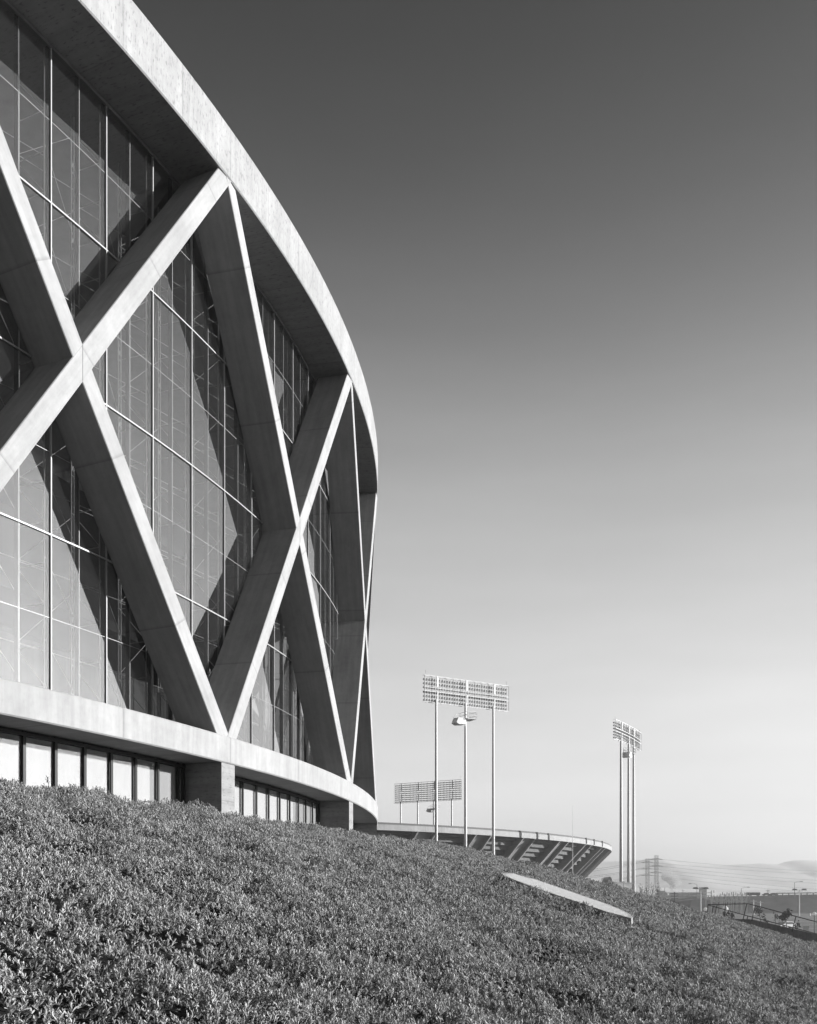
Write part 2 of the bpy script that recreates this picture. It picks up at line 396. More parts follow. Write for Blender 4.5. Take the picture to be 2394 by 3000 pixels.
for k in range(-2, 4):
    a0, a1 = PH + k * 11.25 + .4, PH + (k + 1) * 11.25 - .4
    b = MB(); n = 90
    for i in range(n):
        A, B = a0 + (a1 - a0) * i / n, a0 + (a1 - a0) * (i + 1) / n
        r0, r1 = 62.54 + .004 * math.sin(i * 1.3), 62.54 + .004 * math.sin((i + 1) * 1.3)
        b.quad([cyl(A, r0, 1.0), cyl(B, r1, 1.0), cyl(B, r1, 4.28), cyl(A, r0, 4.28)])
    b.build('blind', M['blind'], arena)
    b = MB(); b.bar(cyl(a0, 62.3, 3.98), cyl((a0 + a1) / 2, 62.3, 3.98), .04, .04); b.bar(cyl((a0 + a1) / 2, 62.3, 3.98), cyl(a1, 62.3, 3.98), .04, .04)
    b.build('blind_track', M['blackmetal'], arena)

# ------------------------------------------------------------------ ground, bank and its planting
KN = [-180, -60, -35, -27, -20, -13, -6, 5, 20, 40, 180]
KC = [2.6, 2.608, 2.608, 2.489, 2.44, 2.52, 2.96, 2.978, 2.979, 2.98, 2.98]
def bank_z(X, Y):
    r = math.hypot(X - CX, Y - CY); a = math.degrees(math.atan2(Y - CY, X - CX)); c = float(np.interp(a, KN, KC)); d = max(r - 65, 0)
    return c - .306 * (math.sqrt(d * d + 3.806 ** 2) - 3.806)
def lump(X, Y):
    return .14 * noise.noise(Vector((X * .9, Y * .9, 3))) + .14 * noise.noise(Vector((X * 2.6, Y * 2.6, 7))) + .10 * noise.noise(Vector((X * .35, Y * .35, 1)))
def polar_grid(r0, r1, a0, a1, dr, da, zf):
    nr, na = int((r1 - r0) / dr) + 1, int((a1 - a0) / da) + 1; v = []; f = []
    for i in range(nr):
        r = r0 + (r1 - r0) * i / (nr - 1)
        for j in range(na):
            a = R(a0 + (a1 - a0) * j / (na - 1)); X, Y = CX + r * math.cos(a), CY + r * math.sin(a); v.append((X, Y, zf(X, Y)))
    for i in range(nr - 1):
        for j in range(na - 1):
            a = i * na + j; f.append((a, a + 1, a + na + 1, a + na))
    return v, f
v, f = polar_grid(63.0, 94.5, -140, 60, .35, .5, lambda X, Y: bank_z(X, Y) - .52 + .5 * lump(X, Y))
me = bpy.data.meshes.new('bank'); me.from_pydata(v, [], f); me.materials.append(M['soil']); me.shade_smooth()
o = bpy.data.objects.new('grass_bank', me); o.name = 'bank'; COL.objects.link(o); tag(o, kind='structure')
# ground: one sheet to the horizon, the far lot on it
b = MB(); b.quad([(-9000, -3000, GZ), (9000, -3000, GZ), (9000, 14000, GZ), (-9000, 14000, GZ)]); tag(b.build('ground', M['ground']), kind='structure')
b = MB(); b.quad([(20, 95, GZ + .004), (260, 95, GZ + .004), (320, 400, GZ + .004), (60, 400, GZ + .004)]); tag(b.build('parking_lot', M['lot']), kind='structure')
for i in range(9):
    b = MB(); y = 120 + i * 30; b.quad([(50, y, GZ + .008), (300, y + 8, GZ + .008), (300, y + 8.35, GZ + .008), (50, y + .35, GZ + .008)]); tag(b.build('lot_marking', M['white']), kind='structure')

def leafmat():
    m = bpy.data.materials.new('shrub_leaf'); m.use_nodes = True; t = m.node_tree; L = t.links.new; b = t.nodes['Principled BSDF']
    b.inputs['Roughness'].default_value = .5; b.inputs['Specular IOR Level'].default_value = .35
    at = N(t, 'ShaderNodeAttribute', attribute_name='tone', attribute_type='INSTANCER')
    mr = N(t, 'ShaderNodeMapRange'); L(at.outputs['Fac'], mr.inputs[0]); mr.inputs[3].default_value = .13; mr.inputs[4].default_value = .68
    L(mr.outputs[0], b.inputs['Base Color'])
    tl = N(t, 'ShaderNodeBsdfTranslucent'); L(mr.outputs[0], tl.inputs[0])
    mx = N(t, 'ShaderNodeMixShader'); mx.inputs[0].default_value = .08; L(b.outputs[0], mx.inputs[1]); L(tl.outputs[0], mx.inputs[2])
    L(mx.outputs[0], t.nodes['Material Output'].inputs[0]); return m
LEAF = leafmat()
def shoot_geometry(t, seed, nleaf, length, width):
    """node group pieces that make one upright leafy shoot, returns a geometry socket"""
    L = t.links.new
    gr = t.nodes.new('GeometryNodeMeshGrid'); gr.inputs['Size X'].default_value = width; gr.inputs['Size Y'].default_value = length
    gr.inputs['Vertices X'].default_value = 3; gr.inputs['Vertices Y'].default_value = 4
    ps = t.nodes.new('GeometryNodeInputPosition'); sx = t.nodes.new('ShaderNodeSeparateXYZ'); L(ps.outputs[0], sx.inputs[0])
    # spoon shaped leaf: y goes up z, bends outwards, folds along its midrib
    def mth(op, a, b_=None, c=None):
        n = t.nodes.new('ShaderNodeMath'); n.operation = op
        for i, s in enumerate((a, b_, c)):
            if s is None: continue
            if isinstance(s, (int, float)): n.inputs[i].default_value = s
            else: L(s, n.inputs[i])
        return n.outputs[0]
    h = mth('ADD', mth('DIVIDE', sx.outputs[1], length), .5)                       # 0..1 up the leaf
    wd = mth('MULTIPLY', mth('SUBTRACT', 1.12, mth('MULTIPLY', mth('ABSOLUTE', mth('SUBTRACT', h, .66)), 1.55)), 1.0)
    nx = mth('MULTIPLY', sx.outputs[0], wd)
    ny = mth('ADD', mth('MULTIPLY', mth('MULTIPLY', h, h), length * .18), mth('MULTIPLY', mth('ABSOLUTE', nx), -.45))
    nz = mth('MULTIPLY', h, length)
    cb = t.nodes.new('ShaderNodeCombineXYZ'); L(nx, cb.inputs[0]); L(ny, cb.inputs[1]); L(nz, cb.inputs[2])
    sp = t.nodes.new('GeometryNodeSetPosition'); L(gr.outputs['Mesh'], sp.inputs['Geometry']); L(cb.outputs[0], sp.inputs['Position'])
    sm = t.nodes.new('GeometryNodeSetMaterial'); L(sp.outputs[0], sm.inputs['Geometry']); sm.inputs['Material'].default_value = LEAF
    ml = t.nodes.new('GeometryNodeMeshLine'); ml.inputs['Count'].default_value = nleaf; ml.inputs['Offset'].default_value = (0, 0, .006)
    ix = t.nodes.new('GeometryNodeInputIndex')
    tilt = t.nodes.new('FunctionNodeRandomValue'); tilt.data_type = 'FLOAT'; tilt.inputs[2].default_value = -.12; tilt.inputs[3].default_value = .25; tilt.inputs['Seed'].default_value = seed
    # lower leaves lean out further than the ones at the tip
    tl = mth('ADD', mth('SUBTRACT', -.80, mth('MULTIPLY', ix.outputs[0], -1.0 / nleaf)), tilt.outputs[1])
    rz = mth('MULTIPLY', ix.outputs[0], 2.4)
    rot = t.nodes.new('ShaderNodeCombineXYZ'); L(tl, rot.inputs[0]); L(rz, rot.inputs[2])
    rs = t.nodes.new('FunctionNodeRandomValue'); rs.data_type = 'FLOAT'; rs.inputs[2].default_value = .72; rs.inputs[3].default_value = 1.15; rs.inputs['Seed'].default_value = seed + 5
    ip = t.nodes.new('GeometryNodeInstanceOnPoints'); L(ml.outputs[0], ip.inputs['Points']); L(sm.outputs[0], ip.inputs['Instance']); L(rot.outputs[0], ip.inputs['Rotation']); L(rs.outputs[1], ip.inputs['Scale'])
    rl = t.nodes.new('GeometryNodeRealizeInstances'); L(ip.outputs[0], rl.inputs[0])
    return rl.outputs[0]
def foliage(name, v, f, dens, smin, smax, label, seed):
    me = bpy.data.meshes.new(name); me.from_pydata(v, [], f); me.materials.append(LEAF)
    o = bpy.data.objects.new(name, me); COL.objects.link(o); tag(o, label, 'ground cover', kind='stuff')
    t = bpy.data.node_groups.new(name, 'GeometryNodeTree'); L = t.links.new
    t.interface.new_socket('Geometry', in_out='INPUT', socket_type='NodeSocketGeometry'); t.interface.new_socket('Geometry', in_out='OUTPUT', socket_type='NodeSocketGeometry')
    gi = t.nodes.new('NodeGroupInput'); go = t.nodes.new('NodeGroupOutput')
    dp = t.nodes.new('GeometryNodeDistributePointsOnFaces'); L(gi.outputs[0], dp.inputs['Mesh']); dp.inputs['Density'].default_value = dens; dp.inputs['Seed'].default_value = seed
    # thin patches: density follows a coarse noise
    nz = t.nodes.new('ShaderNodeTexNoise'); nz.inputs['Scale'].default_value = 1.3; nz.inputs['Detail'].default_value = 3
    mr = t.nodes.new('ShaderNodeMapRange'); L(nz.outputs[0], mr.inputs[0])
    for i, q in enumerate((.36, .47, dens * .16, dens)): mr.inputs[i + 1].default_value = q
    L(mr.outputs[0], dp.inputs['Density'])
    g2i = t.nodes.new('GeometryNodeGeometryToInstance')
    for s in range(4): L(shoot_geometry(t, seed * 10 + s, (9, 11, 8, 10)[s], (.060, .054, .066, .050)[s], (.0165, .0165, .018, .015)[s]), g2i.inputs[0])
    al = t.nodes.new('FunctionNodeAlignEulerToVector'); al.axis = 'Z'
    vm = t.nodes.new('ShaderNodeVectorMath'); vm.operation = 'MULTIPLY_ADD'; L(dp.outputs['Normal'], vm.inputs[0]); vm.inputs[1].default_value = (.45, .45, .45)
    rv = t.nodes.new('FunctionNodeRandomValue'); rv.data_type = 'FLOAT_VECTOR'; rv.inputs[0].default_value = (-.35, -.4, .5); rv.inputs[1].default_value = (.45, .4, 1.0); L(rv.outputs[0], vm.inputs[2])
    L(vm.outputs[0], al.inputs['Vector'])
    rr_ = t.nodes.new('FunctionNodeRotateEuler'); rr_.rotation_type = 'AXIS_ANGLE' if hasattr(rr_, 'rotation_type') else rr_.rotation_type; rr_.space = 'LOCAL'
    L(al.outputs[0], rr_.inputs['Rotation'])
    ra = t.nodes.new('FunctionNodeRandomValue'); ra.data_type = 'FLOAT'; ra.inputs[3].default_value = 6.28; ra.inputs['Seed'].default_value = 3
    L(ra.outputs[1], rr_.inputs['Angle']); rr_.inputs['Axis'].default_value = (0, 0, 1)
    rs = t.nodes.new('FunctionNodeRandomValue'); rs.data_type = 'FLOAT'; rs.inputs[2].default_value = smin; rs.inputs[3].default_value = smax; rs.inputs['Seed'].default_value = 9
    # shoots stand at different heights inside the canopy
    of = t.nodes.new('FunctionNodeRandomValue'); of.data_type = 'FLOAT_VECTOR'; of.inputs[0].default_value = (0, 0, -.12); of.inputs[1].default_value = (0, 0, .05)
    sp = t.nodes.new('GeometryNodeSetPosition'); L(dp.outputs['Points'], sp.inputs['Geometry']); L(of.outputs[0], sp.inputs['Offset'])
    ip = t.nodes.new('GeometryNodeInstanceOnPoints'); L(sp.outputs[0], ip.inputs['Points']); L(g2i.outputs[0], ip.inputs['Instance']); ip.inputs['Pick Instance'].default_value = True
    L(rr_.outputs[0], ip.inputs['Rotation']); L(rs.outputs[1], ip.inputs['Scale'])
    st = t.nodes.new('GeometryNodeStoreNamedAttribute'); st.data_type = 'FLOAT'; st.domain = 'INSTANCE'; st.inputs['Name'].default_value = 'tone'
    rt = t.nodes.new('FunctionNodeRandomValue'); rt.data_type = 'FLOAT'; rt.inputs['Seed'].default_value = 21
    L(ip.outputs[0], st.inputs['Geometry']); L(rt.outputs[1], st.inputs['Value'])
    L(st.outputs[0], go.inputs[0])
    md = o.modifiers.new('planting', 'NODES'); md.node_group = t
    return o
def canopy(X, Y):
    k = 1.2 + .35 * min(max((-X - 3.2) / 1.2, 0), 1)          # lumps deepened at the left so the gaps darken the tone there
    p_, q_ = Vector((2.3, 24.0)), Vector((4.6, 20.7)); h_ = min(max((Vector((X, Y)) - p_).dot(q_ - p_) / (q_ - p_).length_squared, 0), 1)
    dv_ = (Vector((X, Y)) - p_.lerp(q_, h_)).length                # the shrubs crowd up round the vent
    return bank_z(X, Y) - .21 + k * lump(X, Y) + .11 * min(max((2.0 - dv_) / 1.0, 0), 1)
PLAQ = [(2.197, 23.653), (2.338, 24.282), (2.582, 25.04), (2.838, 24.753), (3.1, 24.961), (3.315, 24.666), (3.85, 23.771), (4.477, 22.763), (4.649, 22.18), (4.713, 21.475), (4.641, 20.761), (4.502, 20.26), (4.25, 20.278), (4.003, 20.249), (3.684, 20.703), (3.151, 21.287), (2.687, 21.873), (2.415, 22.457), (2.202, 23.029)]
def inside(X, Y, P, grow=0):
    c = False; n = len(P)
    for i in range(n):
        (x1, y1), (x2, y2) = P[i], P[(i + 1) % n]
        if (y1 > Y) != (y2 > Y) and X < (x2 - x1) * (Y - y1) / (y2 - y1) + x1: c = not c
    return c
def filt(v, f, keep):
    ff = []
    for q in f:
        X = sum(v[i][0] for i in q) / 4; Y = sum(v[i][1] for i in q) / 4
        if keep(X, Y) and not inside(X, Y, PLAQ): ff.append(q)
    used = sorted({i for q in ff for i in q}); mp = {a: b for b, a in enumerate(used)}
    return [v[i] for i in used], [tuple(mp[i] for i in q) for q in ff]
v, f = polar_grid(64.15, 86, -52, 12, .16, .13, canopy)
near = lambda X, Y: 4 < math.hypot(X, Y) <= 27 and abs(X) < .62 * Y + 3
far = lambda X, Y: 27 < math.hypot(X, Y) < 75 and abs(X) < .62 * Y + 3
va, fa = filt(v, f, near); vb, fb = filt(v, f, far)
sparse = lambda X, Y: near(X, Y) and X < -.6 - .17 * Y  # planting thinned here so bare gaps stand in for a darker tone
vc, fc = filt(v, f, sparse); va, fa = filt(v, f, lambda X, Y: near(X, Y) and not sparse(X, Y))
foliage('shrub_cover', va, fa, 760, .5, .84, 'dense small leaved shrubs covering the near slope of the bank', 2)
foliage('shrub_cover', vc, fc, 460, .54, .88, 'small leaved shrubs thinned at the lower left to suggest a dark toned patch', 8)
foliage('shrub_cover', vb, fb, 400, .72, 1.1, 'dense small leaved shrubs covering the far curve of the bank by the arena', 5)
# stray shoots that stand above the planting by the window
def sprig(px, py, d, h, sd_):
    rg = random.Random(sd_); base = pt(px, py, d) - Vector((0, 0, .12)); b = MB(); top = base + Vector((rg.uniform(-.05, .05), rg.uniform(-.05, .05), h + .12))
    b.tube([base, (base + top) / 2 + Vector((.015, 0, 0)), top], [.008, .006, .004], 5)
    st = b.build('shrub_sprig', M['bark']); q = MB()
    for i in range(16):
        c = base.lerp(top, .55 + .45 * i / 15); a = i * 2.4; dr = Vector((math.cos(a), math.sin(a), rg.uniform(.2, 1.0))).normalized(); s_ = Vector((-math.sin(a), math.cos(a), 0)) * .009
        L_ = rg.uniform(.045, .07); m_ = c + dr * L_ * .6
        q.quad([c, m_ + s_, c + dr * L_ + Vector((0, 0, .01)), m_ - s_])
    q.build('leaves', LEAF, st)
    return tag(st, None, 'shrub')
tag(sprig(142, 2300, 19.5, .16, 1), 'tall leafy sprig above the bank in front of the second dark window post', 'shrub')
tag(sprig(168, 2318, 19.8, .10, 2), 'short leafy sprig above the bank between two window posts', 'shrub')

# ------------------------------------------------------------------ vent on the bank
pz = lambda X, Y: bank_z(X, Y) + .14
def vent():
    th = thing('bank_vent', 'long pointed concrete curb with a metal grating lying on the planted bank', 'vent', (3.5, 22.4, bank_z(3.5, 22.4)))
    P = [Vector((x, y, 0)) for x, y in PLAQ]
    # one tilted plane through the ends
    co = (-.26547, .11329, .1609 + .26547 * 3.5 - .11329 * 22.4)
    top = [Vector((p.x, p.y, co[0] * p.x + co[1] * p.y + co[2])) for p in P]; c = sum(top, Vector()) / len(top)
    inn = [c + (p - c) * .95 for p in top]
    inn = [p + (c - p).normalized() * .03 for p in inn]
    b = MB(); n = len(top)
    for i in range(n):
        j = (i + 1) % n; dn = Vector((0, 0, -.6)); d2 = Vector((0, 0, -.05))
        b.quad([top[i], top[j], top[j] + dn, top[i] + dn]); b.quad([top[i], top[j], inn[j], inn[i]]); b.quad([inn[i], inn[j], inn[j] + d2, inn[i] + d2])
    b.quad([p + Vector((0, 0, -.6)) for p in top])
    b.build('concrete_curb', M['ring'], th)
    g = MB(); g.quad([p + Vector((0, 0, -.3)) for p in inn]); g.build('vent_pit', M['dark'], th)
    g = MB(); ax = (top[10] - top[0]); ax.z = 0; ax.normalize(); ay = Vector((-ax.y, ax.x, 0))
    pl = lambda p, o_: Vector((p.x, p.y, co[0] * p.x + co[1] * p.y + co[2] + o_))
    poly = [(p.x, p.y) for p in inn]
    for axis, other, stepw, wd in ((ax, ay, .052, .030), (ay, ax, .14, .018)):
        for k in range(-90, 90):
            o_ = Vector((c.x, c.y, 0)) + other * (k * stepw); ts = []
            for i in range(n):
                p, q = inn[i], inn[(i + 1) % n]; e = Vector((q.x - p.x, q.y - p.y, 0)); w0 = Vector((p.x, p.y, 0)) - o_
                den = axis.x * e.y - axis.y * e.x
                if abs(den) < 1e-9: continue
                t_ = (w0.x * e.y - w0.y * e.x) / den; u_ = (w0.x * axis.y - w0.y * axis.x) / den
                if 0 <= u_ < 1: ts.append(t_)
            ts.sort()
            for a_, b_ in zip(ts[::2], ts[1::2]):
                if b_ - a_ > .05: g.bar(pl(o_ + axis * a_, -.015), pl(o_ + axis * b_, -.015), wd, .03)
    g.build('grating', M['grille'], th)
vent()

# ------------------------------------------------------------------ ballpark stadium
SX, SY, SR = -64.2, 287.45, 120.0
def scyl(a, r, z): return Vector((SX + r * math.cos(R(a)), SY + r * math.sin(R(a)), z))
stadium = thing('stadium', 'low concrete stadium bowl with raking piers beyond the planted bank', 'stadium', (SX, SY, GZ))
def sring(name, prof, m, a0, a1, step=1.5, closed=True):
    b = MB(); n = int(round((a1 - a0) / step)); k = len(prof)
    for i in range(n):
        A, B = a0 + i * step, a0 + (i + 1) * step; s = 0
        for j in range(k if closed else k - 1):
            (r0, z0), (r1, z1) = prof[j], prof[(j + 1) % k]; dl = math.hypot(r1 - r0, z1 - z0); u0, u1 = R(A) * r0, R(B) * r0
            b.quad([scyl(A, r0, z0), scyl(B, r0, z0), scyl(B, r1, z1), scyl(A, r1, z1)], [(u0, s), (u1, s), (u1, s + dl), (u0, s + dl)]); s += dl + .37
    return b.build(name, m, stadium)
SA0, SA1 = -150, 40
sring('rim_fascia', [(120, 12.95), (120, 14.0), (118.2, 14.0), (118.2, 12.95)], M['stad'], SA0, SA1)
sring('rim_parapet', [(119.9, 14.0), (119.9, 14.38), (119.7, 14.38), (119.7, 14.0)], M['parapet'], SA0, SA1)
prof = []; r_, z_ = 118.2, 13.3
for i in range(19):
    prof.append((r_, z_)); prof.append((r_ - .1, z_ - .92)); r_ -= 1.02; z_ -= .92; prof.append((r_, z_))
prof2 = [(r_ - 1.2, z_) for r_, z_ in prof]
sring('seating_tiers', prof + [(98.4, GZ), (97, GZ), (113, 13.3)], M['stads'], SA0, SA1)
sring('inner_wall', [(97.0, GZ), (97.0, 4), (96.5, 4), (96.5, GZ)], M['stadd'], SA0, SA1)
for k in range(24):
    am = -21.3 + (k - 12) * 6.86
    if not SA0 < am < SA1: continue
    b = MB(); hw = 2.1; n = Vector((math.cos(R(am)), math.sin(R(am)), 0)); t_ = Vector((-n.y, n.x, 0)); C0 = Vector((SX, SY, 0))
    def P_(r, s, z): return C0 + n * r + t_ * s + Vector((0, 0, z))
    # web: wide slab raking from the rim down and inwards
    b.box8([P_(118.9, -hw, 12.94), P_(118.9, hw, 12.94), P_(117.0, hw, 12.94), P_(117.0, -hw, 12.94), P_(101.0, -hw, GZ), P_(101.0, hw, GZ), P_(95.7, hw, GZ), P_(95.7, -hw, GZ)])
    b.build('raking_pier', M['stadd'], stadium)
    for s in (-1, 1):
        e = MB(); w0, w1 = s * (hw - .14), s * (hw + .14)
        e.box8([P_(119.6, w0, 12.943), P_(119.6, w1, 12.943), P_(116.4, w1, 12.943), P_(116.4, w0, 12.943), P_(101.8, w0, GZ), P_(101.8, w1, GZ), P_(97.5, w1, GZ), P_(97.5, w0, GZ)])
        e.build('pier_side_wall', M['stadd'], stadium)
        e = MB(); w0, w1 = s * (hw - .17), s * (hw + .17)
        e.box8([P_(119.95, w0, 12.945), P_(119.95, w1, 12.945), P_(119.61, w1, 12.945), P_(119.61, w0, 12.945), P_(102.15, w0, GZ), P_(102.15, w1, GZ), P_(101.81, w1, GZ), P_(101.81, w0, GZ)])
        e.build('pier_rib', M['stad'], stadium)
for a in (-29.2, -26.4, -22.6):
    b = MB(); b.box(scyl(a, 120.05, 13.75), (.25, .35, 1.35), R(a)); b.build('rain_leader', M['parapet'], stadium)

# ------------------------------------------------------------------ floodlight towers
def tower(label, A, B, ztop, zbot, rows, cols, poles, pbase, prad, bulge=0.0, lamp_r=.2, pod=None, gap_after=None, seed=1, rods=True, fine=1.0, face=1):
    """A, B: plan ends of the lamp rack; poles: fractions along it; the lamps face away along the normal"""
    A = Vector((A[0], A[1], 0)); B = Vector((B[0], B[1], 0)); ax = (B - A); Lg = ax.length; ax.normalize(); nn = Vector((-ax.y, ax.x, 0))
    def at(s, z, off=0.0): return A + ax * (s * Lg) + nn * (off + bulge * 4 * s * (1 - s)) + Vector((0, 0, z))
    th = thing('floodlight_tower', label, 'light tower', tuple(at(poles[1], GZ)), 'floodlight towers round the stadium')
    for s in poles:
        b = MB(); b.tube([at(s, GZ, -.35), at(s, zbot + .5, -.35)], [prad[0], prad[1]], 14); b.build('pole', M['white'], th, True)
    H = ztop - zbot; zr = []
    for r in range(rows):
        f_ = (r + .5) / rows; z = ztop - .25 - (H - .4) * f_ * 1.0
        if gap_after is not None and r >= gap_after: z -= .12
        zr.append(z)
    fr = MB(); S = 12
    levels = [ztop, zbot] + ([ (zr[gap_after - 1] + zr[gap_after]) / 2 + .35, (zr[gap_after - 1] + zr[gap_after]) / 2 - .3] if gap_after else [])
    for z in levels + ([z + .22 for z in zr] + [z - .1 for z in zr] if fine > .9 else []):
        thick = (.08 if z in levels else .035) * fine
        for i in range(S):
            for off in ((-.35, .1) if z in levels else (0,)): fr.bar(at(i / S, z, off), at((i + 1) / S, z, off), thick, thick)
    for i in range(S + 1): fr.bar(at(i / S, zbot, -.35), at(i / S, ztop, -.35), .06, .06); fr.bar(at(i / S, ztop, -.35), at(i / S, ztop, .1), .05, .05)
    for i in range(cols if fine > .9 else 0): fr.bar(at((i + .5) / cols, zbot, -.05), at((i + .5) / cols, ztop, -.05), .022, .022)
    fr.build('lamp_rack', M['steel'], th)
    for s in poles:                                       # ladder boxes where a pole meets the rack
        b = MB(); h_ = H * .42
        b.box(tuple(at(s + .012, ztop - h_ / 2, -.45)), (.35, .12, h_), math.atan2(ax.y, ax.x)); b.box(tuple(at(s + .014, zbot + H * .25, -.42)), (.22, .1, h_ * .9), math.atan2(ax.y, ax.x))
        b.build('junction_box', M['white'], th)
    if rods:
        for s in (.03, .985):
            b = MB(); b.tube([at(s, ztop), at(s, ztop + H * .16)], .03, 5); b.tube([at(s, ztop + H * .16), at(s, ztop + H * .16 + .12)], .07, 5); b.build('lightning_rod', M['steel'], th)
    # lamps: bowl shaped housings tipped down at the field
    pts = [((c + .5) / cols, z) for z in zr for c in range(cols)]
    dirn = (nn * (.80 * face) + Vector((0, 0, -.6))).normalized()
    def lens(o):
        o.data.materials.append(M['lens'])
        for p_ in o.data.polygons:
            if len(p_.vertices) > 4 and p_.normal.dot(dirn) > .8: p_.material_index = 1
        return o
    def lampmesh(b, p, n=8):
        b.tube([p - dirn * .22, p - dirn * .1, p + dirn * .12, p + dirn * .16], [.05, lamp_r * .75, lamp_r, lamp_r * .95], n)
    pts.sort(key=lambda q: at(q[0], q[1]).length)
    proto = None
    for q in pts[:100]:
        p = at(q[0], q[1], .1)
        if proto is None:
            b = MB(); lampmesh(b, Vector((0, 0, 0))); proto = lens(b.build('floodlight', M['lamp'])); o = proto
        else: o = proto.copy(); COL.objects.link(o)
        o.parent = th; o.location = p - th.location
    b = MB()
    for q in pts[100:]: lampmesh(b, at(q[0], q[1], .1), 6)
    if len(pts) > 100: tag(lens(b.build('floodlight_field', M['lamp'], th)), kind='stuff')
    if pod:
        s, z, side = pod; rz = math.atan2(ax.y, ax.x)
        b = MB(); w2, d2, h2 = 1.5, 1.1, 1.15
        c0 = at(s, z, -.35)
        for zz in (0, h2 / 2, h2):
            for sx, sy, ex, ey in ((-.2, -1, 1, -1), (1, -1, 1, 1), (1, 1, -.2, 1), (-.2, 1, -.2, -1)):
                b.bar(c0 + ax * (sx * w2) + nn * (sy * d2) + Vector((0, 0, zz)), c0 + ax * (ex * w2) + nn * (ey * d2) + Vector((0, 0, zz)), .05, .05)
        for i in range(7):
            for sy in (-1, 1): b.bar(c0 + ax * (-.2 * w2 + i * .2 * w2) + nn * (sy * d2), c0 + ax * (-.2 * w2 + i * .2 * w2) + nn * (sy * d2) + Vector((0, 0, h2)), .035, .035)
        b.box(tuple(c0 + ax * (.4 * w2) + Vector((0, 0, -.03))), (1.25 * w2, 2 * d2, .05), rz)
        b.build('service_cage', M['steel'], th)
        b = MB(); q0 = c0 - ax * 1.1 + Vector((0, 0, .1))
        for sx, sz, ex, ez in ((0, .9, -.9, .5), (-.9, .5, -1.3, -.1), (0, 0, -1.3, -.1), (0, .9, -.2, 0)): b.bar(q0 + ax * sx + Vector((0, 0, sz)), q0 + ax * ex + Vector((0, 0, ez)), .06, .06)
        b.build('horn_bracket', M['steel'], th)
        b = MB(); hx = [(-1.0, -.05), (.9, -.1), (.9, -1.15), (-.75, -1.3), (-1.45, -1.0)]
        for sy in (-1, 1): b.quad([q0 + ax * (x_ * .8) + nn * (sy * .8) + Vector((0, 0, z__ * .9)) for x_, z__ in hx])
        for i in range(5):
            (x0, z0), (x1, z1) = hx[i], hx[(i + 1) % 5]
            b.quad([q0 + ax * (x0 * .8) + nn * (-.8) + Vector((0, 0, z0 * .9)), q0 + ax * (x1 * .8) + nn * (-.8) + Vector((0, 0, z1 * .9)), q0 + ax * (x1 * .8) + nn * .8 + Vector((0, 0, z1 * .9)), q0 + ax * (x0 * .8) + nn * .8 + Vector((0, 0, z0 * .9))])
        b.build('loudspeaker_horn', M['white'], th)
    return th
def plan(px, d): return ((px - PX) / F * d, d)
tower('tall three pole floodlight tower nearest the arena, its broad lamp rack highest in the sky', plan(1240, 163), plan(1487, 171.6), 36.7, 32.4, 6, 34, (.135, .475, .81), GZ, (.30, .185), 0.0, .19, (.475, 30.2, 1), gap_after=3)
tower('small distant floodlight tower rising behind the stadium rim', plan(1157, 315), plan(1353, 303), 36.7, 30.6, 9, 47, (.10, .36, .60, .865), GZ, (.36, .24), 0.0, .22, (.60, 28.3, 1), fine=.8, face=-1)
tower('slim floodlight tower right of the stadium, its rack seen almost edge on', plan(1799, 204), plan(1874, 221), 36.9, 33.0, 6, 34, (.16, .42, .62), GZ, (.40, .22), -.4, .19, (.42, 31.0, 1), gap_after=3)

# ------------------------------------------------------------------ stepped ramp wall with its railings
def ramp():
    th = thing('ramp_wall', 'low concrete ramp wall descending to the right behind the bank', 'wall', (25, 68, GZ))
    top = [(21.5, 71.0, -1.255), (22.9, 70, -1.25), (23.8, 69.6, -1.27), (29.5, 68.4, -2.65), (40, 66.5, -4.9)]
    b = MB()
    for (p, q) in zip(top, top[1:]):
        p, q = Vector(p), Vector(q); t_ = Vector((0, .3, 0))
        b.box8([p, p + t_, Vector((p.x, p.y + .3, GZ)), Vector((p.x, p.y, GZ)), q, q + t_, Vector((q.x, q.y + .3, GZ)), Vector((q.x, q.y, GZ))])
    b.build('wall', M['soffit'], th)
    b = MB()
    for (p, q) in zip(top, top[1:]):
        p, q = Vector(p) + Vector((0, .3, -.35)), Vector(q) + Vector((0, .3, -.35)); t_ = Vector((0, 2.6, 0))
        b.box8([p, p + t_, Vector((p.x, p.y + 2.9 - .3, GZ)), Vector((p.x, p.y, GZ)), q, q + t_, Vector((q.x, q.y + 2.9 - .3, GZ)), Vector((q.x, q.y, GZ))])
    b.build('ramp_slope', M['soffit'], th)
    return top
RT = ramp()
def railing(label, pts, posts, base, lean, rad=.032, grp='railings of the ramp'):
    th = thing('railing', label, 'railing', tuple(pts[0]), grp)
    b = MB(); b.tube(pts, rad, 8); b.build('handrail', M['rail'], th, True)
    for p, q in posts: b = MB(); b.bar(q, p, .05, .05); b.build('rail_post', M['rail'], th)
near_top = [pt(2075, 2650, 71.5), pt(2192, 2647.5, 69.8), pt(2200, 2649.5, 69.6), pt(2420, 2708, 68.2), pt(2700, 2790, 66.5)]
posts = []
for xt, yt, xb, yb, d in ((2075, 2650, 2071, 2674, 71.5), (2101, 2650, 2094, 2680, 71), (2127, 2649.5, 2120, 2690, 70.6), (746, 2649, 2147, 2693, 70.1), (2188, 2647.5, 2177, 2694, 69.8), (2213, 2653, 2202, 2699, 69.5), (2332, 2685, 2320, 2730, 68.7), (2452, 2717, 2440, 2763, 68)):
    posts.append((pt(xt, yt, d), pt(xb, yb, d)))
railing('near dark handrail with tall leaning posts along the ramp wall', near_top, posts, None, 0)
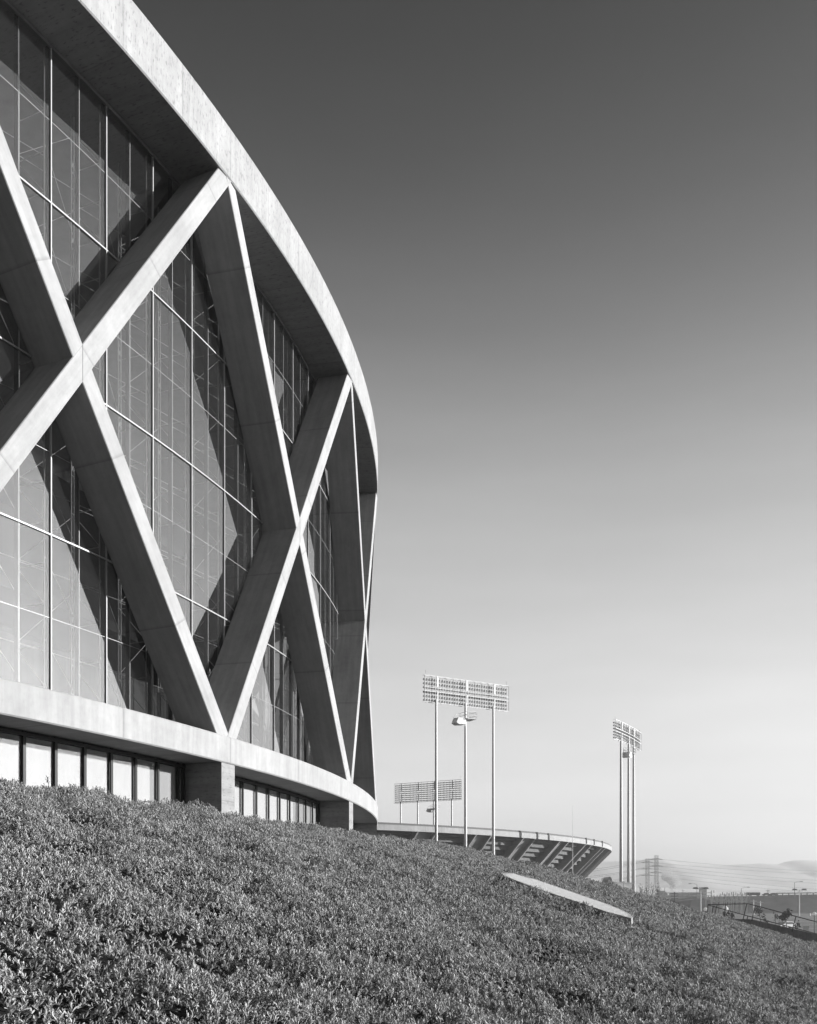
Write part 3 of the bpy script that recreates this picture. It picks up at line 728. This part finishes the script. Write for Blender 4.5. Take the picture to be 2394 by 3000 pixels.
far_top = [pt(2077, 2652, 75), pt(2190, 2683, 73.5), pt(2394, 2736, 71.5), pt(2700, 2812, 70)]
posts = []
for xt, yt, xb, yb, d in ((2090, 2655, 2085, 2676, 74.8), (2191, 2683.5, 2187, 2699, 73.4), (2294, 2711, 2290, 2728, 72.4)):
    posts.append((pt(xt, yt, d), pt(xb, yb + 3, d)))
railing('far dark handrail seen low through the near railing of the ramp', far_top, posts, None, 0)

# ------------------------------------------------------------------ lamps, trees and small things on the flat
def globe_lamp(label, px, py, d, r=.25):
    c = pt(px, py, d); th = thing('globe_lamp', label, 'street lamp', (c.x, c.y, GZ), 'globe lamps beyond the bank')
    b = MB(); b.tube([(c.x, c.y, GZ), (c.x, c.y, c.z - r * .9)], [.07, .045], 8); b.tube([(c.x, c.y, c.z - r * 1.15), (c.x, c.y, c.z - r * .8)], [.09, .13], 8); b.build('post', M['rail'], th)
    bm = bmesh.new(); bmesh.ops.create_uvsphere(bm, u_segments=16, v_segments=10, radius=r); me = bpy.data.meshes.new('globe'); bm.to_mesh(me); bm.free(); me.materials.append(M['globe']); me.shade_smooth()
    o = bpy.data.objects.new('globe', me); COL.objects.link(o); o.parent = th; o.location = c - th.location
globe_lamp('white globe lamp low behind the top end of the railing', 2067, 2664, 125)
globe_lamp('largest white globe lamp, seen between the railing posts', 2125, 2663, 82)
globe_lamp('white globe lamp on a dark post at the right edge', 2386, 2677, 128)
def twin_lamp(label, px, ytop, d):
    t_ = pt(px, ytop, d); th = thing('twin_lamp_post', label, 'lamp post', (t_.x, t_.y, GZ), 'twin headed lamp posts in the car park')
    b = MB(); b.tube([(t_.x, t_.y, GZ), t_], [.22, .13], 8); b.bar(t_ - Vector((1.3, 0, .05)), t_ + Vector((1.3, 0, -.05)), .12, .1); b.build('post', M['steel'], th)
    for s in (-1, 1): b = MB(); c = t_ + Vector((s * 1.55, 0, .1)); b.box8([c + Vector(q) for q in ((-.75, -.5, -.25), (.75, -.5, -.25), (.75, .5, -.25), (-.75, .5, -.25), (-.5, -.35, .28), (.5, -.35, .28), (.5, .35, .28), (-.5, .35, .28))]); b.build('lamp_head', M['shed'], th)
twin_lamp('pale twin headed lamp post left of the railing', 2053, 2603, 300)
twin_lamp('pale twin headed lamp post near the right edge before the dark embankment', 2342, 2607, 330)
def arm_lamp(label, px, ytop, d, side):
    t_ = pt(px, ytop, d); b0 = Vector((t_.x, t_.y, GZ + 6)); th = thing('arm_lamp_post', label, 'lamp post', tuple(b0), 'single arm lamp posts along the elevated road')
    b = MB(); b.tube([b0, t_], [.14, .09], 6); b.tube([t_, t_ + Vector((side * 1.2, 0, .5)), t_ + Vector((side * 2.6, 0, .55))], .06, 6); b.build('post', M['wire'], th)
    b = MB(); c = t_ + Vector((side * 3.0, 0, .5)); b.box(tuple(c), (1.1, .4, .25)); b.build('lamp_head', M['shed'], th)
arm_lamp('slim single arm lamp post over the low sheds', 2042, 2592, 430, -1)
arm_lamp('slim single arm lamp post above the switchyard frames', 2172, 2603, 430, 1)
arm_lamp('slim single arm lamp post above the elevated road at the right', 2328, 2586, 440, 1)
def tree(name, label, px, ybase, ytop, d, wpx, seed, leaf=.35, n=260, base_z=GZ, cat='tree', grp=None, multi=1):
    rg = random.Random(seed); tp = pt(px, ytop, d); H = tp.z - base_z; wd = wpx / F * d
    th = thing(name, label, cat, (tp.x, d, base_z), grp); tr = MB(); cr_ = MB(); tips = []
    for k in range(multi):
        x0 = tp.x + rg.uniform(-.12, .12) * wd; y0_ = d + rg.uniform(-.1, .1) * wd; b0 = Vector((x0, y0_, base_z)); m_ = Vector((x0 + rg.uniform(-.05, .05) * H, y0_, base_z + H * .45))
        t1 = Vector((tp.x + rg.uniform(-.25, .25) * wd, d, base_z + H * .85)); tr.tube([b0, m_, t1], [H * .022, H * .016, H * .005], 6)
        for j in range(6):
            s0 = m_.lerp(t1, rg.uniform(0, .8)); a = rg.uniform(0, 6.28); e = s0 + Vector((math.cos(a) * wd * .4, math.sin(a) * wd * .4, H * rg.uniform(.08, .25)))
            tr.tube([s0, e], [H * .008, H * .002], 4); tips.append(e)
        tips.append(t1)
    tr.build('trunk', M['bark'], th)
    for i in range(n):
        c = rg.choice(tips) + Vector((rg.gauss(0, 1) * wd * .13, rg.gauss(0, 1) * wd * .13, rg.gauss(0, 1) * H * .065))
        u_ = Vector((rg.gauss(0, 1), rg.gauss(0, 1), rg.gauss(0, 1))).normalized(); v_ = u_.cross(Vector((rg.random(), rg.random(), rg.random()))).normalized(); s_ = leaf * rg.uniform(.5, 1.2)
        cr_.quad([c - u_ * s_, c - v_ * s_ * .5, c + u_ * s_, c + v_ * s_ * .5])
    cr_.build('crown', M['treeleaf'], th)
    return th
G1 = 'small street trees in the car park'
tree('small_tree', 'small tree just right of the largest globe lamp', 2137, 2690, 2668, 150, 26, 1, .16, 240, grp=G1)
tree('small_tree', 'thin pale tree in the car park below the elevated road', 2229, 2722, 2658, 175, 26, 2, .17, 240, grp=G1)
tree('small_tree', 'tiny sapling between two larger car park trees', 2273, 2712, 2674, 170, 12, 3, .14, 90, grp=G1)
tree('small_tree', 'fullest dark tree behind the near railing slope', 2306, 2722, 2668, 150, 34, 4, .2, 420, grp=G1)
tree('small_tree', 'small bush like tree right of the fullest dark tree', 2334, 2730, 2702, 140, 14, 5, .14, 110, grp=G1)
tree('small_tree', 'low faint tree beside the leftmost tree behind the railing', 2246, 2725, 2690, 165, 14, 6, .14, 110, grp=G1)
G2 = 'gum trees round the foot of the pylons'
for i, (x, yt, wd, mu, lb) in enumerate(((1877, 2586, 20, 2, 'leftmost tall thin gum tree beside the pylons'), (1896, 2590, 18, 2, 'gum tree in front of the left pylon'), (1909, 2594, 14, 1, 'thin gum tree between the two pylons'), (1926, 2583, 24, 3, 'broadest gum tree in front of the right pylon'), (1761, 2570, 16, 2, 'lone faint tree just right of the stadium base'))):
    tree('gum_tree', lb, x, 2650, yt, 420 if i < 4 else 330, wd, 20 + i, .22, 95, grp=G2, multi=mu)

# pylons and their wires
def pylon(label, px, ytop, d, arms, wb, rz):
    t_ = pt(px, ytop, d); H = t_.z - GZ; th = thing('pylon', label, 'pylon', (t_.x, d, GZ), 'lattice pylons'); b = MB()
    def half(z):
        f_ = (z - GZ) / H
        return .5 * (wb + (.0029 * d - wb) * min(f_ / .5, 1)) if f_ < .5 else .5 * .0029 * d
    zs_ = [GZ + H * q for q in (0, .12, .23, .33, .42, .5, .56, .62, .68, .74, .8, .86, .93, 1)]
    cs, sn = math.cos(rz), math.sin(rz)
    def c_(i, z):
        h = half(z); sx, sy = ((-1, -1), (1, -1), (1, 1), (-1, 1))[i]; x, y = sx * h, sy * h
        return Vector((t_.x + x * cs - y * sn, d + x * sn + y * cs, z))
    for z0, z1 in zip(zs_, zs_[1:]):
        for i in range(4):
            j = (i + 1) % 4; b.bar(c_(i, z0), c_(i, z1), .17, .17); b.bar(c_(i, z0), c_(j, z1), .07, .07); b.bar(c_(j, z0), c_(i, z1), .07, .07); b.bar(c_(i, z1), c_(j, z1), .07, .07)
    b.build('lattice', M['pylon'], th); ends = []
    for y_ in arms:
        z = (PY - y_) / F * d; a = MB(); lft = Vector((t_.x - 5.6, d - 1.5, z)); rgt = Vector((t_.x + 5.6, d + 1.5, z))
        for e in (lft, rgt):
            for off in (-.6, .6): a.bar(Vector((t_.x, d + off, z + .9)), e, .3, .3); a.bar(Vector((t_.x, d + off, z - .1)), e, .34, .34)
        a.build('cross_arm', M['pylon'], th); ends.append((lft, rgt))
    return ends
e1 = pylon('left and slightly shorter lattice pylon on the skyline', 1897, 2516, 830, (2527, 2546, 2565), 6.0, .2)
e2 = pylon('right and slightly taller lattice pylon on the skyline', 1923, 2506, 770, (2518, 2538, 2557), 6.4, .2)
def wire(p, q, sag, label, r=.10):
    b = MB(); n = 14; pp = []
    for i in range(n + 1):
        s = i / n; v_ = p.lerp(q, s); v_.z -= sag * 4 * s * (1 - s); pp.append(v_)
    b.tube(pp, r, 4); tag(b.build('power_line', M['wire']), label, 'power line', 'power lines on the pylons')
nm_ = ('topmost', 'middle', 'lowest')
for i in range(3):
    wire(e2[i][1], pt(2760, 2552 + i * 32, 1150), 5, nm_[i] + ' long cable running right from the right pylon')
    wire(e1[i][1], pt(2760, 2561 + i * 34, 1210), 5, nm_[i] + ' faint cable running right from the left pylon')
    wire(e1[i][0], pt(1560, 2556 + i * 19, 1050), 4, nm_[i] + ' cable running left from the left pylon behind the floodlight tower')
    wire(e2[i][0], pt(1560, 2550 + i * 20, 1000), 4, nm_[i] + ' cable running left from the right pylon behind the floodlight tower')

# elevated road
def embankment():
    b = MB(); d0, d1 = 448, 468
    tp = [(1986, 2643), (2030, 2636), (2090, 2632), (2125, 2626), (2190, 2625), (2260, 2624), (2330, 2621), (2394, 2620), (2800, 2618)]
    for (x0, y0), (x1, y1) in zip(tp, tp[1:]):
        a, c = pt(x0, y0, d0), pt(x1, y1, d0); A, C = Vector((a.x, d1, a.z)), Vector((c.x, d1, c.z))
        fa, fc = Vector((a.x, d0 - 14, GZ)), Vector((c.x, d0 - 14, GZ)); ba, bc = Vector((a.x, d1 + 14, GZ)), Vector((c.x, d1 + 14, GZ))
        b.quad([fa, fc, c, a]); b.quad([a, c, C, A]); b.quad([A, C, bc, ba])
    tag(b.build('embankment', M['farveg']), kind='structure')
    th = thing('guard_rail', 'long rail on short posts along the top of the elevated road', 'guard rail', tuple(pt(2270, 2624, 446)))
    r = MB(); r.bar(pt(2273, 2617, 446), pt(2800, 2612, 446), .3, .45); r.build('rail_beam', M['shed'], th)
    for i in range(20): b = MB(); x = 2275 + i * 18; b.box(tuple(pt(x, 2620, 446)), (.4, .3, 1.2)); b.build('rail_post', M['shed'], th)
embankment()
def trailer():
    c = pt(2206, 2624, 455); th = thing('box_trailer', 'long dark box trailer on the elevated road', 'trailer', tuple(c))
    b = MB(); b.box((c.x, c.y, c.z + .85), (5.8, 2.4, 1.25)); b.build('trailer_body', M['dark'], th)
    for s in (-1.9, -1.2, 1.6, 2.3): b = MB(); b.tube([(c.x + s, c.y - 1.1, c.z + .2), (c.x + s, c.y - .8, c.z + .2)], .3, 10); b.build('wheel', M['dark'], th)
trailer()
def car(label, px, py, d, g, sc_=1.0, rz=0, name='car', z=None):
    c = pt(px, py, d); c.z = c.z if z is None else z; th = thing(name, label, 'car', tuple(c), 'distant cars')
    m = Matrix.Rotation(rz, 3, 'Z')
    def T(q): return c + m @ (Vector(q) * sc_)
    prf = [(-2.1, .35), (-2.15, .75), (-1.4, .9), (-.85, 1.35), (.55, 1.38), (1.2, .92), (2.05, .8), (2.15, .4)]; b = MB()
    for s in (-.85, .85): b.quad([T((x, s, z_)) for x, z_ in prf])
    for i in range(8):
        (x0, z0), (x1, z1) = prf[i], prf[(i + 1) % 8]; b.quad([T((x0, -.85, z0)), T((x1, -.85, z1)), T((x1, .85, z1)), T((x0, .85, z0))])
    b.build('body', g, th)
    b = MB(); b.quad([T((-1.2, -.86, .92)), T((1.0, -.86, .92)), T((.45, -.86, 1.28)), T((-.75, -.86, 1.26))]); b.build('side_window', M['dark'], th)
    for x in (-1.35, 1.35):
        for s in (-.8, .8): b = MB(); b.tube([T((x, s - .1, .33)), T((x, s + .1, .33))], .33 * sc_, 12); b.build('wheel', M['dark'], th)
car('dark car on the elevated road right of the box trailer', 2246, 2624, 455, M['dark'], .9)
car('dark car on the elevated road left of the guard rail', 2266, 2624, 455, M['dark'], .9)
car('white car parked low behind the ramp wall', 2306, 2722, 178, M['white'], 1.0, .35, z=GZ)
b = MB(); p_ = pt(2361, 2736, 150); b.box((p_.x, p_.y, GZ + .6), (.7, .5, 1.2)); b.box((p_.x, p_.y, GZ + 1.24), (.8, .6, .08)); tag(b.build('utility_box', M['white']), 'small white utility box behind the lower end of the railing', 'utility box')
# switchyard frames
G3 = 'steel frames of the switchyard'
for i, (x0, x1, yt, d, n) in enumerate(((2068, 2118, 2628, 400, 4), (2084, 740, 2615, 380, 6), (2110, 2188, 2620, 410, 7), (2085, 2186, 2633, 370, 8))):
    lb = ('leftmost low steel frame of the switchyard', 'tallest steel frame of the switchyard', 'longest high steel frame at the right of the switchyard', 'lowest and widest steel frame at the front of the switchyard')[i]
    c = pt((x0 + x1) / 2, yt, d); th = thing('switchyard_frame', lb, 'steel frame', (c.x, d, GZ), G3); b = MB()
    for z in (0, -1.1): b.bar(pt(x0, yt, d) + Vector((0, 0, z)), pt(x1, yt, d) + Vector((0, 0, z)), .16, .16)
    for j in range(24): xa = x0 + (x1 - x0) * j / 24; xb = x0 + (x1 - x0) * (j + 1) / 24; s = j % 2; b.bar(pt(xa, yt, d) + Vector((0, 0, -1.1 * s)), pt(xb, yt, d) + Vector((0, 0, -1.1 * (1 - s))), .09, .09)
    b.build('truss_beam', M['white'], th)
    for j in range(n):
        x = x0 + (x1 - x0) * j / (n - 1); p = pt(x, yt, d); b = MB(); b.bar((p.x, d, GZ), (p.x, d, p.z + random.uniform(.2, 1.2)), .3, .3); b.build('column', M['white'], th)
        b = MB(); b.tube([(p.x + 1, d, p.z), (p.x + 1, d, p.z + .9)], [.16, .1], 6); b.build('insulator', M['shed'], th)
G4 = 'utility poles beyond the car park'
rg = random.Random(5)
for i, (x, yt, d, arms) in enumerate(((1976, 2613, 300, 5), (2250, 2606, 520, 2), (2001, 2606, 700, 1), (1948, 2600, 600, 0), (2208, 2636, 360, 1), (2228, 2640, 380, 1), (2306, 2676, 330, 0), (2374, 2676, 340, 0))):
    lb = ('dark utility pole with many cross arms against the bank skyline', 'distant utility pole above the elevated road right of the trailer', 'short faint utility pole right of the smoke', 'faint bare pole left of the smoke', 'pale pole in front of the embankment under the trailer', 'pale pole right of the one under the trailer', 'short pale pole above the fullest dark tree', 'short pale pole left of the globe lamp at the right edge')[i]
    t_ = pt(x, yt, d); th = thing('utility_pole', lb, 'utility pole', (t_.x, d, GZ), G4); b = MB(); b.tube([(t_.x, d, GZ), t_], [.2, .14], 6); b.build('pole', M['bark'] if i < 4 else M['steel'], th)
    for k in range(arms): a = MB(); z = t_.z - .5 - k * .75; a.bar((t_.x - 1.1, d, z), (t_.x + 1.1, d, z), .16, .16); a.build('cross_arm', M['bark'] if i < 4 else M['steel'], th)
# buildings on the horizon
def shed(name, label, x0, x1, yt, d, depth, m, roof='flat', z0=GZ, win=0):
    a, c = pt(x0, yt, d), pt(x1, yt, d); th = thing(name, label, 'building', ((a.x + c.x) / 2, d, z0)); h = a.z - z0; b = MB()
    b.box(((a.x + c.x) / 2, d + depth / 2, z0 + h / 2), (c.x - a.x, depth, h)); b.build('walls', m, th)
    b = MB(); W = (c.x - a.x) / 2 + .3; cx = (a.x + c.x) / 2
    if roof == 'gable':
        rh = h * .22; e = [Vector((cx - W, d - .3, a.z + .01)), Vector((cx + W, d - .3, a.z + .01)), Vector((cx, d - .3, a.z + rh))]; g_ = [q + Vector((0, depth + .6, 0)) for q in e]
        b.quad(e); b.quad(g_); b.quad([e[0], e[2], g_[2], g_[0]]); b.quad([e[1], e[2], g_[2], g_[1]]); b.quad([e[0], e[1], g_[1], g_[0]])
    else: b.box((cx, d + depth / 2, a.z + .15), (2 * W, depth + .6, .3))
    b.build('roof', M['shed'], th)
    if win: 
        for k in range(win): b = MB(); x = a.x + (c.x - a.x) * (k + .5) / win; b.box((x, d - .03, z0 + h * .55), ((c.x - a.x) / win * .7, .08, h * .22)); b.build('window', M['white'], th)
shed('warehouse', 'long low dark warehouse left of the switchyard', 1990, 2062, 2634, 540, 40, M['shed'], 'gable', win=9)
shed('warehouse', 'wide pale warehouse behind the dark one', 1950, 2022, 2628, 720, 50, M['shed'], 'gable')
shed('warehouse', 'low flat roofed block left of the office tower', 2018, 2062, 2616, 800, 60, M['shed'], 'flat')
shed('office_block', 'small square office tower rising over the warehouses', 2060, 2071, 2600, 950, 14, M['shed'], 'flat')
shed('warehouse', 'faint pitched shed behind the pylon feet', 1936, 1956, 2618, 900, 20, M['shed'], 'gable')
def kiosk(label, x0, x1, y0, y1, d, rnd):
    a, c = pt(x0, y0, d), pt(x1, y0, d); th = thing('ticket_kiosk', label, 'kiosk', ((a.x + c.x) / 2, d, GZ), 'white kiosks beyond the bank'); b = MB()
    b.box(((a.x + c.x) / 2, d + 1.5, (GZ + a.z) / 2), (c.x - a.x, 3, a.z - GZ)); b.build('walls', M['white'], th)
    b = MB()
    if rnd:
        cx, w2 = (a.x + c.x) / 2 - .1, (c.x - a.x) / 2 * .8; n = 10; f0 = [Vector((cx + w2 * math.cos(math.pi * i / n), d + .1, a.z + .004 + .5 * math.sin(math.pi * i / n))) for i in range(n + 1)]; f1 = [q + Vector((0, 2.8, 0)) for q in f0]
        b.quad(f0); b.quad(f1[::-1])
        for i in range(n): b.quad([f0[i], f0[i + 1], f1[i + 1], f1[i]])
    else: b.box(((a.x + c.x) / 2, d + 1.5, a.z + .06), (c.x - a.x + .3, 3.3, .12))
    b.build('roof', M['steel'], th)
kiosk('white kiosk with a rounded roof left of the slim floodlight tower', 1782, 1799, 2583, 2600, 100, True)
kiosk('white flat roofed kiosk behind the left pole of the slim floodlight tower', 1805, 1826, 2586, 2600, 103, False)
kiosk('white flat roofed kiosk between the poles of the slim floodlight tower', 1829, 1852, 2589, 2600, 106, False)
b = MB(); p_ = pt(1678, 2360, 150); b.tube([(p_.x, 150, GZ), (p_.x, 150, p_.z * .55), p_], [.06, .04, .02], 6); tag(b.build('flagpole', M['steel']), 'very thin bare mast standing in front of the stadium piers', 'mast')
# ------------------------------------------------------------------ hills
def hills(name, ridge, d, depth, seed):
    b = MB(); n = 240; x0, x1 = ridge[0][0], ridge[-1][0]; m_ = 10; g = []
    for i in range(n + 1):
        x = x0 + (x1 - x0) * i / n; y = np.interp(x, [q[0] for q in ridge], [q[1] for q in ridge]) + 1.6 * noise.noise(Vector((x * .02, seed, 0))) + 1.1 * noise.noise(Vector((x * .07, seed, 4))); p = pt(x, y, d); col = []
        for j in range(m_ + 1):
            s = j / m_; yy = d - depth * (1 - s); z = GZ + (p.z - GZ) * (s ** .8) * (1 + .15 * (1 - s) * s * 4 * noise.noise(Vector((i * .15, j * .5, seed))))
            col.append(Vector((p.x * yy / d * 1.0 if False else p.x, yy, z)))
        g.append(col)
    v = [q for c in g for q in c]; f = []
    for i in range(n):
        for j in range(m_): a = i * (m_ + 1) + j; f.append((a, a + m_ + 1, a + m_ + 2, a + 1))
    k = len(v)
    for i in range(n + 1): v.append(Vector((g[i][-1].x, d + depth, GZ)))
    for i in range(n): f.append((i * (m_ + 1) + m_, (i + 1) * (m_ + 1) + m_, k + i + 1, k + i))
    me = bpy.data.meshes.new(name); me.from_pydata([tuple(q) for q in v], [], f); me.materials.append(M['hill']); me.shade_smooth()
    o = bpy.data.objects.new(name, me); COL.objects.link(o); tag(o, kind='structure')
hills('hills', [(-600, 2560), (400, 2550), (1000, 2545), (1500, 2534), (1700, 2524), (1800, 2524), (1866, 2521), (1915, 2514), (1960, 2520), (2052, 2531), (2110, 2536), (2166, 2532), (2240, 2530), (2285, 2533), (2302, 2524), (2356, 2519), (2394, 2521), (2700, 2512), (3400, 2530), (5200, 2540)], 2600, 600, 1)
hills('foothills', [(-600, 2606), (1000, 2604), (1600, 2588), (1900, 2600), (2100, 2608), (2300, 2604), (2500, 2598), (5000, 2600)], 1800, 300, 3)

# ------------------------------------------------------------------ haze over the flats
def haze():
    me = bpy.data.meshes.new('haze'); bm = bmesh.new(); g = bmesh.ops.create_cube(bm, size=1)
    for q in g['verts']: q.co = Vector((1000 + q.co.x * 9000, 1500 + q.co.y * 9000, GZ - 1 if q.co.z < 0 else 122.0))
    bm.to_mesh(me); bm.free(); o = bpy.data.objects.new('haze', me); COL.objects.link(o)
    m = bpy.data.materials.new('haze_air'); m.use_nodes = True; t = m.node_tree; t.nodes.clear(); out = t.nodes.new('ShaderNodeOutputMaterial')
    v = t.nodes.new('ShaderNodeVolumePrincipled'); v.inputs['Color'].default_value = (1, 1, 1, 1); v.inputs['Density'].default_value = HAZE; v.inputs['Anisotropy'].default_value = .55
    t.links.new(v.outputs[0], out.inputs['Volume']); o.data.materials.append(m); tag(o, kind='stuff'); o['label'] = 'pale even haze over the flats'
HAZE = .00046
haze()

# steam plume over the far sheds
def plume():
    rg = random.Random(11); bm = bmesh.new(); base = pt(1975, 2614, 620); 
    for i in range(26):
        f_ = (i + .5) / 26; c = base + Vector((-1.2 + 2.4 * math.sin(f_ * 3.4) - 2.6 * f_ ** 1.4  + rg.uniform(-1, 1) * (.3 + 3.2 * f_), rg.uniform(-1, 1) * (.3 + 2.5 * f_), f_ * 12.5)); r = .8 + 3.0 * math.sin(min(f_ * 1.25, 1) * 1.57) * rg.uniform(.6, 1)
        if f_ > .8: r *= .7
        g = bmesh.ops.create_icosphere(bm, subdivisions=3, radius=r)
        for v in g['verts']:
            n = v.co.normalized(); v.co = c + v.co * (1 + .28 * noise.noise(n * 2.2 + Vector((i, 0, 0))) + .12 * noise.noise(n * 5 + Vector((0, i, 0))))
    me = bpy.data.meshes.new('steam_plume'); bm.to_mesh(me); bm.free(); m = bpy.data.materials.new('steam'); m.use_nodes = True; t = m.node_tree; t.nodes.clear()
    out = t.nodes.new('ShaderNodeOutputMaterial'); v = t.nodes.new('ShaderNodeVolumePrincipled'); v.inputs['Color'].default_value = (1, 1, 1, 1); v.inputs['Density'].default_value = .16; v.inputs['Anisotropy'].default_value = .45
    t.links.new(v.outputs[0], out.inputs['Volume']); me.materials.append(m); o = bpy.data.objects.new('steam_plume', me); COL.objects.link(o)
    tag(o, 'small white plume of steam rising between the pylons and the twin headed lamp post', 'steam', kind='stuff')
plume()
